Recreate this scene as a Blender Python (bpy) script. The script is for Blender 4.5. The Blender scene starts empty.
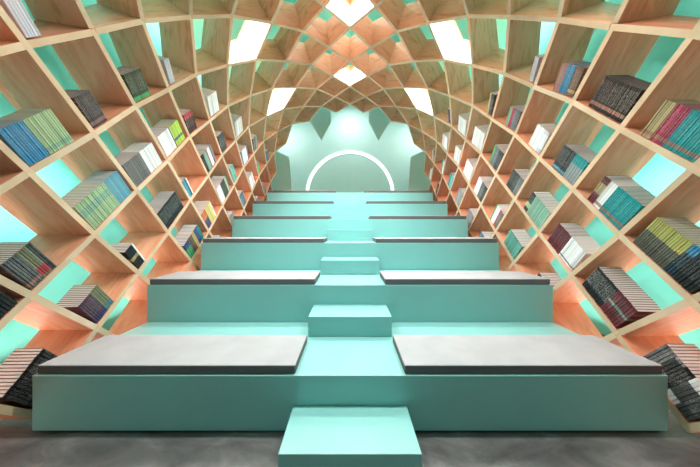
import bpy, bmesh, math, random
from mathutils import Vector, Matrix
sc = bpy.context.scene
COL = sc.collection

# ------------------------------------------------------------------ camera
EYE = 1.396
cam_d = bpy.data.cameras.new('camera'); cam = bpy.data.objects.new('camera', cam_d); COL.objects.link(cam)
cam.location = (0, 0, EYE); cam.rotation_euler = (math.radians(90), 0, 0)
cam_d.sensor_width = 36.0; cam_d.lens = 36.0*265/700; cam_d.shift_y = -0.0084
cam_d.clip_start = 0.05; cam_d.clip_end = 100
sc.camera = cam

# ------------------------------------------------------------------ world, exposure
sc.view_settings.view_transform = 'Standard'; sc.view_settings.look = 'None'
sc.view_settings.exposure = 0.22; sc.view_settings.gamma = 1.0; sc.view_settings.use_curve_mapping = False
w = bpy.data.worlds.new('world'); sc.world = w; w.use_nodes = True
bg = w.node_tree.nodes['Background']
bg.inputs[0].default_value = (1.0, 0.86, 0.80, 1); bg.inputs[1].default_value = 0.11

# ------------------------------------------------------------------ lights
def area(name, loc, target, size, power, col=(1, 1, 1), size_y=None, shape=None, spread=180):
    d = bpy.data.lights.new(name, 'AREA'); d.energy = power; d.color = col; d.size = size
    d.shape = shape or ('RECTANGLE' if size_y else 'DISK')
    if size_y: d.size_y = size_y
    d.spread = math.radians(spread)
    o = bpy.data.objects.new(name, d); COL.objects.link(o); o.location = loc
    o.rotation_euler = (Vector(target)-Vector(loc)).to_track_quat('-Z', 'Y').to_euler()
    return o
# added soft fill lights over the crown openings, not fixtures of the vault
for y, e in ((1.4, 14), (3.3, 16), (5.2, 20)):
    area('crown_trough_light', (0, y, 5.8), (0, y, 0), 2.0, e, (1.0, .97, .94), size_y=1.2)
# lamps set inside every second cell of the crown and of both shoulders
for y in (2.26, 4.18, 6.10):
    area('cell_lamp', (0, y, 5.21), (0, y+1.0, 0), .24, 56, (1.0, .95, .92))
    for s in (-1, 1):
        area('cell_lamp', (s*1.85, y, 4.66), (s*1.15, y+.3, 3.75), .24, 68, (1.0, .95, .92))
# tube lights in the cavity behind the bookcases, shining on the mint shell
for s in (-1, 1):
    area('cavity_light', (s*2.95, 2.45, 1.75), (s*3.5, 2.45, 1.75), 1.3, 9, (1, 1, .98), size_y=.5)
    area('cavity_light', (s*2.7, 3.6, 4.3), (s*3.4, 3.6, 4.6), 7.0, 16, (.95, 1, 1), size_y=.12)
    area('cavity_light', (s*2.86, 4.0, 1.1), (s*3.5, 4.0, .8), 7.5, 5, (.9, 1, 1), size_y=.10)
    # warm uplights added on the cavity floor to brighten the board undersides
    area('cavity_uplight', (s*3.05, 3.9, .03), (s*2.5, 3.9, 1.6), 7.6, 48, (1, .84, .74), size_y=.12)
# spots that graze the mint apse wall behind the last ring of shelves
area('apse_spot', (0, 9.6, 5.9), (0, 10.6, 3.2), .5, 24)
for s in (-1, 1):
    area('apse_spot', (s*2.7, 9.6, 5.3), (s*1.8, 10.6, 2.9), .4, 20)

# ------------------------------------------------------------------ materials
def nodes(name):
    m = bpy.data.materials.new(name); m.use_nodes = True
    return m, m.node_tree.nodes, m.node_tree.links, m.node_tree.nodes['Principled BSDF']
def mapped(N, L, coord='Object', scale=(1, 1, 1)):
    tc = N.new('ShaderNodeTexCoord'); mp = N.new('ShaderNodeMapping'); mp.inputs['Scale'].default_value = scale
    L.new(tc.outputs[coord], mp.inputs[0]); return mp
def ramp(N, L, src, stops):
    r = N.new('ShaderNodeValToRGB'); L.new(src, r.inputs[0]); e = r.color_ramp.elements
    for i, (p, c) in enumerate(stops):
        x = e[i] if i < 2 else e.new(p)
        x.position = p; x.color = (*c, 1)
    return r
def paint(name, col, rough=.4, var=.04, bump=0.0, spec=.5):
    m, N, L, B = nodes(name)
    mp = mapped(N, L); n = N.new('ShaderNodeTexNoise'); n.inputs['Scale'].default_value = 3; n.inputs['Detail'].default_value = 5
    L.new(mp.outputs[0], n.inputs[0])
    r = ramp(N, L, n.outputs[0], [(.3, [c*(1-var) for c in col]), (.7, [min(1, c*(1+var)) for c in col])])
    L.new(r.outputs[0], B.inputs['Base Color']); B.inputs['Roughness'].default_value = rough
    B.inputs['Specular IOR Level'].default_value = spec
    return m
def wood(name, dark, mid, light, fig=1.0, sc_=1.0):
    m, N, L, B = nodes(name)
    tc = N.new('ShaderNodeTexCoord'); oi = N.new('ShaderNodeObjectInfo')
    off = N.new('ShaderNodeVectorMath'); off.operation = 'SCALE'; off.inputs[0].default_value = (3.1, 7.7, 5.3)
    mul = N.new('ShaderNodeMath'); mul.operation = 'MULTIPLY'; mul.inputs[1].default_value = 9.0
    L.new(oi.outputs['Random'], mul.inputs[0]); L.new(mul.outputs[0], off.inputs['Scale'])
    add = N.new('ShaderNodeVectorMath'); add.operation = 'ADD'
    mp = N.new('ShaderNodeMapping'); mp.inputs['Scale'].default_value = (1.3*sc_, 1.0*sc_, 7.0*sc_)
    L.new(tc.outputs['Object'], mp.inputs[0]); L.new(mp.outputs[0], add.inputs[0]); L.new(off.outputs[0], add.inputs[1])
    n = N.new('ShaderNodeTexNoise'); n.inputs['Scale'].default_value = 1.1; n.inputs['Detail'].default_value = 3; n.inputs['Distortion'].default_value = 1.2
    L.new(add.outputs[0], n.inputs[0])
    wv = N.new('ShaderNodeMath'); wv.operation = 'MULTIPLY'; wv.inputs[1].default_value = 22*fig
    L.new(n.outputs[0], wv.inputs[0])
    sn = N.new('ShaderNodeMath'); sn.operation = 'SINE'; L.new(wv.outputs[0], sn.inputs[0])
    f = N.new('ShaderNodeTexNoise'); f.inputs['Scale'].default_value = 9; f.inputs['Detail'].default_value = 6
    L.new(add.outputs[0], f.inputs[0])
    mr = N.new('ShaderNodeMapRange'); mr.inputs['From Min'].default_value = -1; mr.inputs['From Max'].default_value = 1
    mr.inputs['To Min'].default_value = .25; mr.inputs['To Max'].default_value = .6
    L.new(sn.outputs[0], mr.inputs[0])
    mx = N.new('ShaderNodeMath'); mx.operation = 'MULTIPLY_ADD'; mx.inputs[1].default_value = .55
    L.new(f.outputs[0], mx.inputs[0]); L.new(mr.outputs[0], mx.inputs[2])
    r = ramp(N, L, mx.outputs[0], [(.38, dark), (.62, mid), (.85, light)])
    hv = N.new('ShaderNodeHueSaturation')
    v = N.new('ShaderNodeMapRange'); v.inputs['To Min'].default_value = .88; v.inputs['To Max'].default_value = 1.1
    L.new(oi.outputs['Random'], v.inputs[0]); L.new(v.outputs[0], hv.inputs['Value']); L.new(r.outputs[0], hv.inputs['Color'])
    L.new(hv.outputs[0], B.inputs['Base Color']); B.inputs['Roughness'].default_value = .5
    B.inputs['Specular IOR Level'].default_value = .3
    return m
M = {}
M['mint'] = paint('mint_paint', (.265, .60, .59), .32, .02)
M['mint_wall'] = paint('mint_wall_paint', (.20, .84, .76), .7, .02)
M['mint_apse'] = paint('mint_apse_paint', (.58, .80, .74), .7, .02)
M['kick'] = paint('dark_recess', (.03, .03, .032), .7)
M['mint_shade'] = paint('folded_panel_paint', (.55, .78, .72), .7, .02)  # apse paint slightly darkened, shade of the panels put into the colour
M['white'] = paint('white_band', (.97, .98, .97), .4, .01)
M['wood'] = wood('birch_plywood', (.80, .30, .165), (.90, .385, .235), (.93, .45, .29), .5)
M['wood_canopy'] = wood('knotty_plywood', (.60, .28, .14), (.80, .42, .25), (.86, .50, .32), .7)
M['edge'] = wood('plywood_edge', (.58, .42, .27), (.66, .49, .33), (.71, .55, .40), .5, .6)

def floor_mat():
    m, N, L, B = nodes('dark_concrete')
    mp = mapped(N, L, scale=(1.0, 2.2, 1)); mp.inputs['Rotation'].default_value = (0, 0, .7)
    n = N.new('ShaderNodeTexNoise'); n.inputs['Scale'].default_value = 2.2; n.inputs['Detail'].default_value = 9; n.inputs['Roughness'].default_value = .65; n.inputs['Distortion'].default_value = .7
    L.new(mp.outputs[0], n.inputs[0])
    r = ramp(N, L, n.outputs[0], [(.3, (.055, .055, .057)), (.5, (.135, .133, .135)), (.72, (.27, .265, .265))])
    L.new(r.outputs[0], B.inputs['Base Color']); B.inputs['Roughness'].default_value = .45
    return m
M['floor'] = floor_mat()
def fabric():
    m, N, L, B = nodes('grey_cushion_cloth')
    mp = mapped(N, L); n = N.new('ShaderNodeTexNoise'); n.inputs['Scale'].default_value = 5; n.inputs['Detail'].default_value = 8
    L.new(mp.outputs[0], n.inputs[0])
    r = ramp(N, L, n.outputs[0], [(.3, (.36, .385, .41)), (.7, (.42, .445, .475))]); L.new(r.outputs[0], B.inputs['Base Color'])
    w_ = N.new('ShaderNodeTexNoise'); w_.inputs['Scale'].default_value = 260; w_.inputs['Detail'].default_value = 2; L.new(mp.outputs[0], w_.inputs[0])
    b = N.new('ShaderNodeBump'); b.inputs['Strength'].default_value = .25; b.inputs['Distance'].default_value = .002
    L.new(w_.outputs[0], b.inputs['Height']); L.new(b.outputs[0], B.inputs['Normal'])
    B.inputs['Roughness'].default_value = .9; B.inputs['Specular IOR Level'].default_value = .15
    return m
M['fabric'] = fabric()
M['gusset'] = paint('dark_grey_boxing_cloth', (.15, .15, .155), .9, .05, spec=.1)  # cushion cloth darkened for sides and underside, shade put into the colour
def cover_mat():
    # colour from the book itself (object colour); 'band' = (band colour), band_h = height of the spine band
    m, N, L, B = nodes('printed_cover')
    oi = N.new('ShaderNodeObjectInfo'); tc = N.new('ShaderNodeTexCoord')
    sep = N.new('ShaderNodeSeparateXYZ'); L.new(tc.outputs['Object'], sep.inputs[0])   # x thickness, y height, z depth
    at = N.new('ShaderNodeAttribute'); at.attribute_type = 'OBJECT'; at.attribute_name = 'band_colour'
    ah = N.new('ShaderNodeAttribute'); ah.attribute_type = 'OBJECT'; ah.attribute_name = 'band'
    sh = N.new('ShaderNodeSeparateXYZ'); L.new(ah.outputs['Vector'], sh.inputs[0])
    def math_(op, a, b):
        n = N.new('ShaderNodeMath'); n.operation = op
        for i, v in enumerate((a, b)):
            if isinstance(v, (int, float)): n.inputs[i].default_value = v
            elif v is not None: L.new(v, n.inputs[i])
        return n.outputs[0]
    g = math_('GREATER_THAN', sep.outputs[1], sh.outputs[0]); l = math_('LESS_THAN', sep.outputs[1], sh.outputs[1])
    band_ = math_('MULTIPLY', g, l)
    # printed title marks on the spine
    cmb = N.new('ShaderNodeCombineXYZ')
    L.new(math_('MULTIPLY', sep.outputs[1], 45.0), cmb.inputs[0]); L.new(math_('MULTIPLY', oi.outputs['Random'], 40.0), cmb.inputs[1])
    L.new(math_('MULTIPLY', sep.outputs[0], 420.0), cmb.inputs[2])
    n = N.new('ShaderNodeTexNoise'); n.inputs['Scale'].default_value = 1.6; n.inputs['Detail'].default_value = 1; L.new(cmb.outputs[0], n.inputs[0])
    band = math_('MULTIPLY', band_, math_('MULTIPLY', math_('GREATER_THAN', n.outputs[0], math_('MULTIPLY', sh.outputs[2], .85)), .9))
    t = math_('GREATER_THAN', n.outputs[0], .58)
    zone = math_('MULTIPLY', math_('GREATER_THAN', sep.outputs[1], .075), math_('LESS_THAN', sep.outputs[1], .235))
    t = math_('MULTIPLY', math_('MULTIPLY', t, zone), sh.outputs[2])
    m1 = N.new('ShaderNodeMix'); m1.data_type = 'RGBA'; L.new(band, m1.inputs['Factor']); L.new(oi.outputs['Color'], m1.inputs['A']); L.new(at.outputs['Color'], m1.inputs['B'])
    m2 = N.new('ShaderNodeMix'); m2.data_type = 'RGBA'; L.new(t, m2.inputs['Factor']); L.new(m1.outputs['Result'], m2.inputs['A']); m2.inputs['B'].default_value = (.75, .75, .72, 1)
    hs = N.new('ShaderNodeHueSaturation'); mr = N.new('ShaderNodeMapRange'); mr.inputs['To Min'].default_value = .8; mr.inputs['To Max'].default_value = 1.2
    L.new(oi.outputs['Random'], mr.inputs[0]); L.new(mr.outputs[0], hs.inputs['Value']); L.new(m2.outputs['Result'], hs.inputs['Color'])
    L.new(hs.outputs[0], B.inputs['Base Color']); B.inputs['Roughness'].default_value = .35
    return m
M['cover'] = cover_mat()
def page_mat():
    m, N, L, B = nodes('page_edges')
    mp = mapped(N, L, scale=(900, 2, 2)); n = N.new('ShaderNodeTexNoise'); n.inputs['Scale'].default_value = 1; n.inputs['Detail'].default_value = 2
    L.new(mp.outputs[0], n.inputs[0])
    r = ramp(N, L, n.outputs[0], [(.3, (.50, .50, .51)), (.55, (.84, .83, .85))]); L.new(r.outputs[0], B.inputs['Base Color']); B.inputs['Roughness'].default_value = .8
    return m
M['pages'] = page_mat()

def led():
    m, N, L, B = nodes('white_led_tube'); B.inputs['Base Color'].default_value = (.9, .9, .9, 1)
    B.inputs['Emission Color'].default_value = (1, 1, 1, 1); B.inputs['Emission Strength'].default_value = .9
    return m
M['led'] = led()

# ------------------------------------------------------------------ helpers
def link(name, me, mats, parent=None):
    for m in (mats if isinstance(mats, (list, tuple)) else [mats]): me.materials.append(m)
    o = bpy.data.objects.new(name, me); COL.objects.link(o)
    if parent: o.parent = parent
    return o
def tag(o, label=None, cat=None, group=None, kind=None):
    if label: o['label'] = label
    if cat: o['category'] = cat
    if group: o['group'] = group
    if kind: o['kind'] = kind
    return o
def add_box(bm, x0, x1, y0, y1, z0, z1, bev=0, seg=2):
    r = bmesh.ops.create_cube(bm, size=1)
    for v in r['verts']:
        v.co = Vector(((x0+x1)/2+v.co.x*(x1-x0), (y0+y1)/2+v.co.y*(y1-y0), (z0+z1)/2+v.co.z*(z1-z0)))
    if bev:
        es = list({e for v in r['verts'] for e in v.link_edges})
        bmesh.ops.bevel(bm, geom=es, offset=bev, segments=seg, profile=.5, affect='EDGES')
def box_obj(name, b, mat, parent=None, bev=0, seg=2):
    """box whose origin is at its own base"""
    x0, x1, y0, y1, z0, z1 = b; bm = bmesh.new()
    cx, cy = (x0+x1)/2, (y0+y1)/2
    add_box(bm, x0-cx, x1-cx, y0-cy, y1-cy, 0, z1-z0, bev, seg)
    me = bpy.data.meshes.new(name); bm.to_mesh(me); bm.free()
    o = link(name, me, mat, parent); o.location = (cx, cy, z0)
    if parent: o.location = Vector(o.location)-parent.location
    return o
def mesh_obj(name, vs, fs, mat, parent=None, smooth=False):
    me = bpy.data.meshes.new(name); me.from_pydata([tuple(v) for v in vs], [], fs); me.update()
    bm = bmesh.new(); bm.from_mesh(me); bmesh.ops.recalc_face_normals(bm, faces=bm.faces); bm.to_mesh(me); bm.free()
    if smooth:
        for p in me.polygons: p.use_smooth = True
    return link(name, me, mat, parent)
# ------------------------------------------------------------------ vault geometry
U = .961/265                      # metres per survey unit
S = .961                          # ring spacing along the room
PROF = [(624, -371), (626, -250), (630, -135), (632, -17), (634, 110), (634, 232), (634, 358), (617, 471), (594, 592),
        (532, 705), (454, 814), (340, 889), (228, 951), (112, 962), (0, 969)]
def node2(r):                     # cross-section point of row r (0 floor left/right ... 14 crown), right side
    x, y = PROF[r]; return Vector((x*U, y*U+EYE))
def row_pt(r):
    if r > 14: p = node2(28-r); return Vector((-p.x, p.y))
    return node2(r)
def row_nrm(r):                   # outward normal in the cross-section
    if r <= 4: return Vector((1, 0))
    if r >= 24: return Vector((-1, 0))
    a, b = row_pt(r-1), row_pt(r+1); t = (b-a).normalized(); return Vector((t.y, -t.x))
H = .48                          # shelf depth
def shift(r):                     # the left half sits a little further back
    q = 28-r
    return (.13 if q <= 5 else {6: .11, 7: .06, 8: .02}.get(q, 0))
def P(r, n, h=0.0):
    p = row_pt(r)+row_nrm(r)*h
    return Vector((p.x, (1.85+n+(shift(r) if r > 14 else 0))*S, p.y))
T = .048                          # board thickness
def fam_side(r, r2): return 7 <= min(r, r2) < 21        # True for a canopy board, False for a bookcase board
def plank(r, n, r2, n2, parent, fam):
    """one board between two crossings; local x runs along it, local z outward"""
    A, B_, A1, B1 = P(r, n), P(r2, n2), P(r, n, H), P(r2, n2, H)
    x = (B_-A).normalized(); zz = (A1-A)+(B1-B_); zz = (zz-x*zz.dot(x)).normalized(); y = zz.cross(x)
    mid = (A+B_)/2; inset = .0015 if fam else 0
    mat = Matrix((x, y, zz)).transposed().to_4x4(); mat.translation = mid; inv = mat.inverted()
    vs = []
    can = fam_side(r, r2)
    e0, e1 = [((-.6 if can else .5) if q in (7, 21) else .35)*T for q in (r, r2)]
    for q, o in ((A, -e0), (B_, e1), (B1, e1), (A1, -e0)):
        q_ = inv @ q; q_.x += o
        if q in (A, B_): q_.z += inset
        else: q_.z -= inset
        for s in (-1, 1): vs.append(Vector((q_.x, q_.y+s*T/2, q_.z)))
    fs = [(0, 2, 3, 1), (2, 4, 5, 3), (4, 6, 7, 5), (6, 0, 1, 7), (0, 6, 4, 2), (1, 3, 5, 7)]
    me = bpy.data.meshes.new('shelf_board'); me.from_pydata([tuple(v) for v in vs], [], fs)
    me.materials.append(M['wood_canopy'] if fam_side(r, r2) else M['wood']); me.materials.append(M['edge'])
    me.polygons[0].material_index = 1; me.polygons[2].material_index = 1
    bm = bmesh.new(); bm.from_mesh(me); bmesh.ops.recalc_face_normals(bm, faces=bm.faces); bm.to_mesh(me); bm.free()
    o = bpy.data.objects.new('shelf_board', me); COL.objects.link(o); o.matrix_world = mat
    if parent:
        o.parent = parent; o.matrix_parent_inverse = Matrix.Identity(4); o.matrix_basis = Matrix.Translation(-parent.location) @ mat
    return o

# ------------------------------------------------------------------ setting
flo = box_obj('floor', (-3.9, 3.9, -2.2, 12.0, -.1, 0), M['floor']); tag(flo, kind='structure')
def shell_strip(name, rows, y0, y1, off, mat):
    """the mint shell behind the shelves, with its own thickness"""
    vs = []; k = len(rows)
    for y in (y0, y1):
        for t in (0, .12):
            for r in rows:
                p = row_pt(r)+row_nrm(r)*(off+t)
                z = p.y
                if r in (0, 28): z = 0
                vs.append((p.x, y, z))
    fs = []
    for a in range(k-1):
        fs += [(a, a+1, 2*k+a+1, 2*k+a), (k+a, k+a+1, 3*k+a+1, 3*k+a), (a, a+1, k+a+1, k+a), (2*k+a, 2*k+a+1, 3*k+a+1, 3*k+a)]
    for a in (0, k-1): fs.append((a, k+a, 3*k+a, 2*k+a))
    return tag(mesh_obj(name, vs, fs, mat), kind='structure')
shell_strip('wall_right', list(range(0, 8)), -1.6, 8.4, 1.05, M['mint_wall'])
shell_strip('ceiling', list(range(7, 22)), -1.6, 8.4, 1.05, M['mint_wall'])
shell_strip('wall_left', list(range(21, 29)), -1.6, 8.4, 1.05, M['mint_wall'])
shell_strip('wall_apse', list(range(0, 29)), 8.42, 10.6, 1.7, M['mint_apse'])
shell_strip('trim_1', list(range(0, 29)), 8.28, 8.40, 1.18, M['mint_wall'])
# apse wall
tag(box_obj('wall_back', (-4.4, 4.4, 10.6, 10.75, 0, 7.0), M['mint_apse']), kind='structure')

# ------------------------------------------------------------------ bookcases
def bank(name, label, r0, r1, nmin, nmax):
    root = bpy.data.objects.new(name, None); COL.objects.link(root)
    c = P((r0+r1)//2, 2, 0); root.location = (c.x, c.y, P(r0 if r0 < 14 else r1, 2).z)
    tag(root, label, 'bookcase')
    edges = []
    for r in range(r0, r1):
        for k in range(-4, 16):
            n = k/2
            if (r + k) % 2: continue
            for dn, fam in ((.5, 0), (-.5, 1)):
                n2 = n+dn
                lo = nmin if not callable(nmin) else nmin(r)
                if min(n, n2) < lo: continue
                top = lambda rr: 6 if (rr % 2 == 0) else 6.5
                if n > top(r) or n2 > top(r+1): continue
                d = (P(r, n)+P(r+1, n2))/2
                edges.append((d.y, r, n, r+1, n2, fam))
    return root, edges
def seen(p):
    v = p-Vector((0, 0, EYE))
    if v.y < .15: return False
    x = 350+265*v.x/v.y; y = 227-265*v.z/v.y
    return -5 < x < 705 and -5 < y < 472
def build_bank(root, edges):
    vis, off = [], []
    for e in edges:
        d, r, n, r2, n2, fam = e
        s = sum(seen(P(r, n).lerp(P(r2, n2), t/8)+ (P(r, n, h)-P(r, n))) for t in range(9) for h in (0, H))
        (vis if s else off).append(e)
    vis.sort()
    for e in vis[:100]: plank(*e[1:5], root, e[5])
    rest = vis[100:]+off
    if rest:
        tmp = [plank(*e[1:5], None, e[5]) for e in rest]
        vs, fs, mi = [], [], []
        for o in tmp:
            b = len(vs); vs += [o.matrix_world @ v.co - root.location for v in o.data.vertices]
            for p in o.data.polygons: fs.append([b+i for i in p.vertices]); mi.append(p.material_index)
            me_ = o.data; bpy.data.objects.remove(o); bpy.data.meshes.remove(me_)
        me = bpy.data.meshes.new('shelf_boards'); me.from_pydata([tuple(v) for v in vs], [], fs)
        me.polygons.foreach_set('material_index', mi)
        o = link('shelf_boards', me, [M['wood_canopy'], M['edge']] if root.name == 'shelf_canopy' else [M['wood'], M['edge']], root); o['kind'] = 'stuff'
    print('BANK', root.name, len(vis), len(off))
def nm(r):
    q = min(r, 28-r)
    return -1.0 if q < 8 else (-.5 if q < 11 else 0.5)
R_, re_ = bank('bookcase', 'birch plywood bookcase of diamond cells lining the right-hand side', 0, 7, nm, 6.5)
L_, le_ = bank('bookcase', 'birch plywood bookcase of diamond cells lining the left-hand side', 21, 28, nm, 6.5)
C_, ce_ = bank('shelf_canopy', 'arched birch plywood lattice of diamond cells overhead joining both bookcases', 7, 21, nm, 6.5)
C_['category'] = 'ceiling lattice'
for a, b in ((R_, re_), (L_, le_), (C_, ce_)): build_bank(a, b)

# ------------------------------------------------------------------ seating tiers
D0, DD, HW = 1.80, 1.018, 2.16
TOP = [0, .391, .785, 1.175, 1.55, 1.925, 2.305]
names_ = ['nearest and widest', 'second from the front', 'third from the front', 'fourth from the front', 'fifth from the front', 'last and highest']
for k in range(6):
    y0 = D0+k*DD; y1 = y0+DD if k < 5 else 10.58
    zb = .015 if k == 0 else TOP[k]
    root = bpy.data.objects.new('seating_tier', None); COL.objects.link(root); root.location = (0, y0, TOP[k])
    tag(root, 'mint painted seating platform, %s in the stepped rows' % names_[k], 'seating platform', 'stepped seating platforms')
    box_obj('platform', (-HW, HW, y0, y1, zb, TOP[k+1]), M['mint'], root, .004)
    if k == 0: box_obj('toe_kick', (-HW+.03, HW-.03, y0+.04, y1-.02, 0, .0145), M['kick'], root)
    # half-height step block in the aisle
    z1 = TOP[k]+.187
    s = box_obj('step_block', (-.385, .385, y0-.385, y0-.001, TOP[k]+.001, z1), M['mint'], None, .004)
    tag(s, 'mint painted step block in the aisle, %s' % ['standing on the dark floor', 'on the first platform', 'on the second platform', 'on the third platform', 'on the fourth platform', 'on the fifth platform'][k], 'step', 'aisle step blocks')
    for sd in (-1, 1):
        xa, xb = sorted((sd*.375, sd*(HW-.02)))
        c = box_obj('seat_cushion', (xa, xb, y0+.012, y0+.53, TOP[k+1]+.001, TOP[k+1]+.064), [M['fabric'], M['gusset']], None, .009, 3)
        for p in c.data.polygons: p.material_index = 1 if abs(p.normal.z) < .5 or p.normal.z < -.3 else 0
        tag(c, 'grey cloth seat pad on the %s of the %s platform' % ('left' if sd < 0 else 'right', ['nearest', 'second', 'third', 'fourth', 'fifth', 'highest'][k]), 'cushion', 'seat pads along the platforms')
# ------------------------------------------------------------------ the apse behind the last ring
YA = 10.6
def slab(name, pts, y, th, mat, label, cat, group=None):
    """flat mint panel of real thickness; pts are (x, z), leaning back a little"""
    c = Vector((sum(p[0] for p in pts)/len(pts), y, min(p[1] for p in pts)))
    k = len(pts); vs = []
    for t in (0, th):
        for x, z, *dy in pts: vs.append(Vector((x, y+t+(dy[0] if dy else 0), z))-c)
    fs = [tuple(range(k)), tuple(range(2*k-1, k-1, -1))]+[(i, (i+1) % k, k+(i+1) % k, k+i) for i in range(k)]
    o = mesh_obj(name, vs, fs, mat); o.location = c
    return tag(o, label, cat, group)
def at(px, py, d): return ((px-350)/265*d, EYE+(227.6-py)/265*d)
d_ = 8.75
for s in (-1, 1):
    sd = 'left' if s < 0 else 'right'
    m = lambda x, y, dy=0: (s*abs(at(x, y, d_)[0]), at(x, y, d_)[1], dy)
    b0 = m(269, 150); b1 = m(293, 190)
    slab('wing_panel', [(b0[0], 2.308, 0), (b1[0], 2.308, .0), m(289, 157), m(275, 150), (b0[0], at(0, 146, d_)[1], 0)], d_, .05, M['mint_shade'],
         'mint folded wall panel standing at the %s edge of the far opening' % sd, 'wall panel', 'folded panels at the far opening')
    d2 = 9.0; m = lambda x, y, dy=0: (s*abs(at(x, y, d2)[0]), at(x, y, d2)[1], dy)
    slab('hanging_panel', [m(321.5, 140), m(331, 122), m(331, 108), m(320.3, 97), m(308, 103), m(309.6, 121)], d2, .05, M['mint_shade'],
         'mint kite-shaped panel hanging to the %s of the far ceiling spotlight' % sd, 'wall panel', 'kite panels under the canopy')
# white half-ring on the apse wall
def ring():
    cx, cz = at(350, 195, YA-.04); R = 43/265*(YA-.04); w_ = .058; th = .035
    a0 = -math.asin((cz-2.312)/R); vs, fs, N_ = [], [], 56
    for i in range(N_+1):
        a = a0+(math.pi-2*a0)*i/N_
        for rr, y in ((R-w_, 0), (R+w_, 0), (R+w_, th), (R-w_, th)):
            vs.append(Vector((rr*math.cos(a), y, max(rr*math.sin(a), -(cz-2.312)))))
    for i in range(N_):
        b, c = i*4, (i+1)*4
        for j in range(4): fs.append((b+j, b+(j+1) % 4, c+(j+1) % 4, c+j))
    fs += [(0, 1, 2, 3), tuple(N_*4+j for j in (3, 2, 1, 0))]
    o = mesh_obj('wall_arch', vs, fs, M['led'], smooth=False); o.location = (cx, YA-.036, cz)
    tag(o, 'large thin glowing white arch mounted on the mint end wall', 'wall arch')
ring()

# ------------------------------------------------------------------ books and magazines
rnd = random.Random(7)
C = dict(teal=(.0, .29, .31), white=(.82, .82, .83), lilac=(.55, .54, .62), maroon=(.13, .02, .03), crimson=(.36, .04, .09), tan=(.42, .33, .16),
         black=(.012, .012, .014), char=(.05, .05, .055), grey=(.16, .16, .165), mid=(.3, .3, .31), blue=(.04, .22, .40), sky=(.13, .38, .50), leaf=(.34, .47, .27),
         olive=(.40, .38, .10), sage=(.20, .38, .29), mintg=(.12, .36, .30), red=(.42, .03, .05), green=(.06, .38, .14), lime=(.42, .60, .07), purple=(.14, .03, .16),
         navy=(.02, .05, .20), orange=(.65, .17, .04), foot=(.34, .17, .13), yellow=(.62, .52, .16), brown=(.15, .10, .07), rose=(.30, .16, .15), cyan=(.02, .32, .50), aqua=(.12, .50, .44), pine=(.03, .06, .035), moss=(.17, .18, .10), plum=(.10, .05, .085), slate=(.085, .09, .095))
def book_mesh(name, t, h, d):
    a = .0011
    c_ = min(.0034, t*.2); pr = [(-t/2, c_), (-t/2+c_, 0), (t/2-c_, 0), (t/2, c_), (t/2, d), (t/2-a, d), (t/2-a, c_+a), (-t/2+a, c_+a), (-t/2+a, d), (-t/2, d)]
    vs = [(x, y, z) for y in (0, h) for x, z in pr]; k = 10
    fs = [(i, (i+1) % k, k+(i+1) % k, k+i) for i in range(k)]
    for o in (0, k): fs += [(o, o+1, o+2, o+3, o+6, o+7), (o+3, o+4, o+5, o+6), (o+7, o+8, o+9, o)]
    me = bpy.data.meshes.new(name); me.from_pydata(vs, [], fs); me.update()
    bm = bmesh.new(); bm.from_mesh(me); bmesh.ops.recalc_face_normals(bm, faces=bm.faces); bm.to_mesh(me); bm.free()
    me.materials.append(M['cover'])
    pg = bpy.data.meshes.new('pages'); bm = bmesh.new()
    add_box(bm, -t/2+a, t/2-a, .003, h-.003, c_+a, d-.003); bm.to_mesh(pg); bm.free(); pg.materials.append(M['pages'])
    return me, pg
ORD = ['', 'first', 'second', 'third', 'fourth', 'fifth', 'sixth', 'seventh', 'eighth', 'ninth', 'tenth', 'eleventh', 'twelfth', 'thirteenth', 'fourteenth', 'fifteenth', 'sixteenth', 'seventeenth', 'eighteenth', 'nineteenth', 'twentieth', 'twenty-first', 'twenty-second', 'twenty-third', 'twenty-fourth', 'twenty-fifth', 'twenty-sixth']
COUNT = {}
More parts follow.
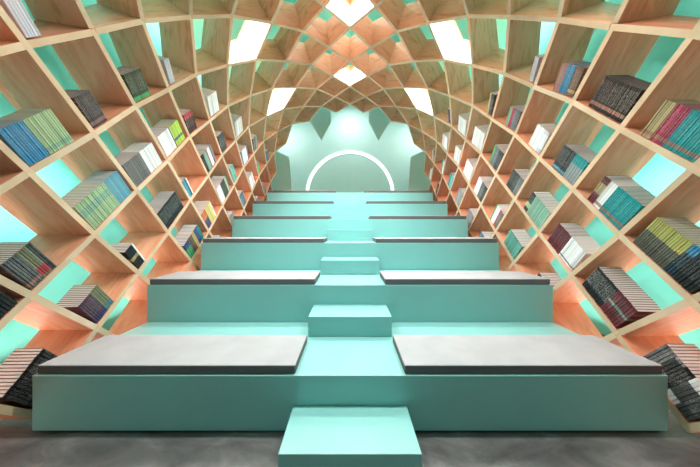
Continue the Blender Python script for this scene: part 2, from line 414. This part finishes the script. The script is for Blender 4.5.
def stack(side, r, nc, runs, order, h=.262, d=.21, dw=.004):
    """a row standing on the far lower board of cell (r, nc), leaning on the near lower board"""
    rr = (lambda q: q) if side > 0 else (lambda q: 28-q)
    B_, F_, N_ = P(rr(r-1), nc), P(rr(r), nc+.5), P(rr(r), nc-.5)
    u = (F_-B_).normalized(); v = (N_-B_).normalized(); c = u.dot(v)
    bb, ff = (rr(r-1), nc), (rr(r), nc+.5)
    zz = (P(*bb, H)-P(*bb))+(P(*ff, H)-P(*ff)); wv = (zz-u*zz.dot(u)).normalized()      # lie flat on the far board
    vp = wv.cross(u).normalized()
    if vp.dot(v) < 0: vp = -vp
    # the near board may twist against this frame: keep clear of its front and back corners
    z2 = [P(*bb, .25)-P(*bb), P(rr(r), nc-.5, .25)-P(rr(r), nc-.5)]
    tw = max(0, z2[0].dot(u), z2[1].dot(u))
    lift = max(0, (P(*bb, .24)-P(*bb)).dot(vp), (P(*ff, .24)-P(*ff)).dot(vp))
    x = vp.cross(wv)
    s_ = math.sqrt(1-c*c)
    pos = (T/2)/s_+max(0, c)*h/s_+T/2*abs(c)+.004+tw
    base = Matrix((x, vp, wv)).transposed().to_4x4()
    if nc >= 2.5: h = .305; d = .23; runs = [(q[0], q[1]*1.12, *q[2:]) for q in runs]
    for (n, t, col, desc, *ex) in runs:
        ex = ex[0] if ex else {}
        hh = ex.get('h', h)
        kind = ex.get('kind', 'magazine' if t < .024 else 'book')
        me, pg = book_mesh(kind, t-.0006, hh, d)
        proto = None
        if 'kind' not in ex:
            if col in ('white', 'lilac', 'mid') and n > 1: kind = 'catalogue'
            elif col in ('leaf', 'sky', 'olive', 'blue', 'sage', 'mintg'): kind = 'paperback'  # named by colour alone, otherwise like the magazines and books
        if kind not in ('magazine', 'book'): me.name = kind
        where = '%s bookcase %s row, %s stack back' % ('right' if side > 0 else 'left', ORD[r], ORD[order])
        for i in range(n):
            if proto is None:
                o = bpy.data.objects.new(kind, me); COL.objects.link(o); p_ = bpy.data.objects.new('pages', pg); COL.objects.link(p_); p_.parent = o
                proto = (o, p_)
                o['category'] = kind
                o['group'] = 'books and magazines of the %s' % where
                o['band'] = [ex.get('b0', 0.0), ex.get('b1', 0.0), ex.get('text', .22)]
                o['band_colour'] = [*C[ex['band']]] if 'band' in ex else [0.5, .2, .05]
                o.color = (*C[col], 1)
            else:
                o = proto[0].copy(); COL.objects.link(o); p_ = proto[1].copy(); COL.objects.link(p_); p_.parent = o
            o['label'] = ('%s %s, %s up of its colour, %s' % (desc, kind, ORD[i+1], where)) if n > 1 else 'one %s %s, %s' % (desc, kind, where)
            m = base.copy(); m.translation = B_ + u*(pos+t/2) + vp*(T/2+.003+lift) + wv*(dw+rnd.uniform(0, .006))
            o.matrix_world = m
            pos += t+rnd.uniform(.0001, .0008)
            COUNT[kind] = COUNT.get(kind, 0)+1
bo = dict(band='foot', b0=.022, b1=.05)
STACKS = [
 # right-hand bookcase, (side, row, position, runs from the near board outwards)
 (1, 4, .5, [(15, .0175, 'teal', 'thin teal', bo), (5, .0165, 'white', 'thin white', bo), (4, .02, 'maroon', 'wine-red tan-banded', dict(band='tan', b0=.1, b1=.2))]),
 (1, 4, -.5, [(26, .021, 'black', 'thin black')]),
 (1, 6, .5, [(22, .0185, 'black', 'black pink-footed', dict(band='foot', b0=.03, b1=.06, text=.25))]),
 (1, 5, 0, [(13, .0185, 'teal', 'thin teal', bo), (6, .018, 'crimson', 'crimson', bo), (5, .018, 'tan', 'tan', bo)]),
 (1, 3, 0, [(7, .021, 'black', 'plain black'), (3, .02, 'blue', 'blue-topped black', dict(band='black', b0=0, b1=.19)), (16, .0175, 'olive', 'yellow-topped charcoal', dict(band='char', b0=0, b1=.15))]),
 (1, 2, .5, [(9, .0225, 'maroon', 'maroon', dict(band='sage', b0=.12, b1=.145, text=.2)), (13, .0195, 'black', 'black white-lined', dict(band='mid', b0=.07, b1=.075, text=.7))]),
 (1, 1, 0, [(4, .023, 'char', 'charcoal picture-spined', dict(text=.5)), (4, .022, 'white', 'piano-key patterned', dict(band='black', b0=.05, b1=.2)), (3, .022, 'black', 'black grey-lettered', dict(text=.5)),
            (3, .022, 'mid', 'black-topped grey', dict(band='black', b0=.1, b1=.24)), (4, .022, 'grey', 'mottled grey', dict(text=.5))]),
 (1, 6, 1.5, [(4, .022, 'lilac', 'lilac dark-topped', dict(band='white', b0=.05, b1=.22)), (8, .0225, 'white', 'white')]),
 (1, 7, 1, [(5, .021, 'brown', 'dark brown', dict(band='tan', b0=.03, b1=.06)), (5, .021, 'blue', 'blue'), (4, .022, 'rose', 'dusty pink')]),
 (1, 8, 1.5, [(2, .035, 'lilac', 'tall pale lilac')]),
 (1, 5, 1, [(8, .0225, 'teal', 'teal-topped white', dict(band='mid', b0=0, b1=.17)), (10, .0205, 'char', 'charcoal blue-footed', dict(band='sky', b0=.01, b1=.04))]),
 (1, 3, 1, [(10, .023, 'white', 'white red-footed', dict(band='maroon', b0=.02, b1=.035, text=0)), (10, .0215, 'maroon', 'maroon grey-topped', dict(band='maroon', b0=0, b1=.22, text=.1))]),
 (1, 4, 1.5, [(11, .029, 'sage', 'sage green'), (2, .045, 'black', 'thick black', dict(band='leaf', b0=.05, b1=.12))]),
 (1, 3, 2, [(11, .031, 'mintg', 'sea-green')]),
 (1, 2, 1.5, [(8, .023, 'grey', 'grey')]),
 (1, 5, 2, [(3, .03, 'grey', 'grey'), (6, .033, 'char', 'charcoal')]),
 (1, 6, 2.5, [(3, .035, 'char', 'charcoal'), (4, .03, 'grey', 'grey'), (1, .035, 'green', 'bright green')]),
 (1, 8, 2.5, [(2, .035, 'char', 'charcoal'), (1, .03, 'tan', 'cream')]),
 (1, 7, 2, [(3, .03, 'grey', 'blue-grey'), (1, .025, 'blue', 'blue'), (2, .034, 'red', 'red'), (2, .03, 'sage', 'grey-green')]),
 (1, 7, 3, [(9, .036, 'white', 'white')]),
 (1, 8, 3.5, [(8, .036, 'white', 'white')]),
 (1, 8, 4.5, [(6, .04, 'white', 'white')]),
 (1, 7, 4, [(6, .04, 'white', 'white')]),
 (1, 6, 3.5, [(8, .038, 'white', 'white')]),
 (1, 5, 3, [(2, .04, 'char', 'charcoal'), (3, .035, 'grey', 'grey'), (4, .035, 'white', 'white')]),
 (1, 5, 4, [(5, .045, 'mid', 'pale grey')]),
 (1, 4, 3.5, [(5, .045, 'mid', 'pale grey')]),
 (1, 6, 4.5, [(2, .04, 'aqua', 'pale aqua'), (2, .04, 'teal', 'teal'), (1, .03, 'blue', 'blue')]),
 (1, 7, 5, [(1, .04, 'white', 'white'), (2, .035, 'teal', 'teal')]),
 (1, 6, 5.5, [(2, .045, 'char', 'charcoal')]),
 (1, 7, 6, [(3, .04, 'white', 'white')]),
 (1, 8, 5.5, [(1, .04, 'grey', 'grey'), (1, .04, 'white', 'white')]),
 (1, 9, 4, [(2, .03, 'navy', 'dark blue')]),
 (1, 4, 2.5, [(2, .03, 'grey', 'grey'), (1, .035, 'red', 'red'), (3, .03, 'white', 'white'), (1, .03, 'green', 'bright green')]),
 (1, 3, 3, [(4, .04, 'grey', 'grey'), (1, .04, 'blue', 'blue')]),
 # left-hand bookcase
 (-1, 5, 0, [(9, .0195, 'blue', 'blue', dict(text=.2)), (12, .0195, 'leaf', 'pale green', dict(band='sage', b0=.02, b1=.05, text=.2))]),
 (-1, 4, .5, [(17, .0215, 'leaf', 'pale green', dict(band='sage', b0=.13, b1=.2, text=.2)), (9, .021, 'sky', 'sky blue', dict(text=.2))]),
 (-1, 6, .5, [(10, .0185, 'char', 'charcoal pink-footed', dict(band='rose', b0=.02, b1=.05))]),
 (-1, 7, 1, [(11, .0225, 'pine', 'green-striped black', dict(band='green', b0=.0, b1=.04))]),
 (-1, 5, 1, [(12, .0235, 'grey', 'dark grey', dict(text=.1)), (10, .024, 'white', 'white', dict(text=0))]),
 (-1, 6, 1.5, [(9, .028, 'white', 'white', dict(text=0)), (1, .02, 'purple', 'slim purple'), (8, .029, 'lime', 'lime green', dict(band='navy', b0=.07, b1=.1, text=.1))]),
 (-1, 7, 2, [(6, .034, 'red', 'red-topped black', dict(band='black', b0=0, b1=.19))]),
 (-1, 8, 1.5, [(3, .033, 'lilac', 'pale lilac')]),
 (-1, 8, 2.5, [(7, .036, 'white', 'white')]),
 (-1, 6, 2.5, [(2, .028, 'black', 'black'), (3, .03, 'sage', 'grey-green'), (1, .028, 'red', 'red'), (3, .03, 'white', 'white'), (1, .03, 'char', 'charcoal'), (1, .025, 'mid', 'pale grey')]),
 (-1, 7, 3, [(5, .036, 'char', 'charcoal')]),
 (-1, 8, 3.5, [(7, .038, 'white', 'white')]),
 (-1, 7, 4, [(1, .04, 'blue', 'blue'), (5, .042, 'white', 'white'), (1, .03, 'navy', 'dark blue')]),
 (-1, 8, 4.5, [(2, .035, 'grey', 'grey'), (1, .04, 'black', 'black'), (1, .04, 'tan', 'cream'), (1, .04, 'blue', 'blue')]),
 (-1, 8, 5.5, [(1, .05, 'blue', 'blue'), (1, .05, 'black', 'black')]),
 (-1, 7, 5, [(2, .04, 'green', 'bright green'), (1, .04, 'rose', 'dusty pink')]),
 (-1, 6, 4.5, [(6, .042, 'white', 'white')]),
 (-1, 6, 3.5, [(1, .03, 'tan', 'cream'), (4, .036, 'aqua', 'aqua')]),
 (-1, 5, 3, [(4, .035, 'white', 'white'), (5, .035, 'char', 'charcoal'), (1, .04, 'yellow', 'yellow'), (1, .03, 'cyan', 'bright blue')]),
 (-1, 5, 2, [(2, .026, 'cyan', 'bright blue'), (1, .03, 'black', 'black'), (1, .024, 'white', 'white', {'kind': 'book'})]),
 (-1, 4, 2.5, [(4, .03, 'orange', 'orange-topped navy', dict(band='navy', b0=0, b1=.16)), (5, .031, 'yellow', 'soft yellow'), (1, .03, 'white', 'white')]),
 (-1, 4, 1.5, [(20, .022, 'black', 'black white-lettered', dict(text=.3))]),
 (-1, 3, 2, [(4, .03, 'navy', 'navy-topped green', dict(band='green', b0=0, b1=.17)), (4, .028, 'brown', 'brown'), (2, .03, 'yellow', 'yellow'), (3, .03, 'navy', 'navy'), (2, .03, 'teal', 'teal')]),
 (-1, 3, 1, [(5, .022, 'black', 'black gold-marked', dict(band='tan', b0=.11, b1=.15, text=0)), (1, .022, 'white', 'slim white')]),
 (-1, 3, 0, [(6, .0185, 'slate', 'dark grey', bo), (4, .0175, 'moss', 'grey-olive', dict(band='red', b0=.02, b1=.09)), (2, .018, 'char', 'charcoal')]),
 (-1, 2, .5, [(7, .0185, 'plum', 'purple-brown', dict(band='navy', b0=.02, b1=.05)), (5, .0185, 'moss', 'olive-brown', dict(band='blue', b0=.02, b1=.05))]),
 (-1, 2, -.5, [(23, .0225, 'black', 'plain black', dict(text=0))]),
 (-1, 1, 0, [(14, .0225, 'black', 'black white-lettered', dict(text=.3))]),
 (-1, 7, 0, [(5, .023, 'lilac', 'tall pale lilac', dict(h=.31))]),
 (-1, 4, -.5, [(18, .024, 'char', 'charcoal', {'kind': 'magazine'})]),
 (-1, 5, 4, [(2, .04, 'blue', 'blue'), (2, .04, 'grey', 'grey'), (1, .03, 'tan', 'cream')]),
 (-1, 5, 5, [(3, .045, 'rose', 'dusty pink'), (1, .04, 'grey', 'grey')]),
 (-1, 4, 3.5, [(4, .04, 'mid', 'pale grey')]),
 (-1, 6, 5.5, [(3, .045, 'grey', 'grey')]),
 (-1, 3, 3, [(3, .04, 'grey', 'grey')]),
]
rank = {}
for s_, r_, n_, runs in sorted(STACKS, key=lambda q: (q[0], q[1], q[2])):
    rank[(s_, r_)] = rank.get((s_, r_), 0)+1
    stack(s_, r_, n_, runs, rank[(s_, r_)])
print('BOOKS', COUNT)
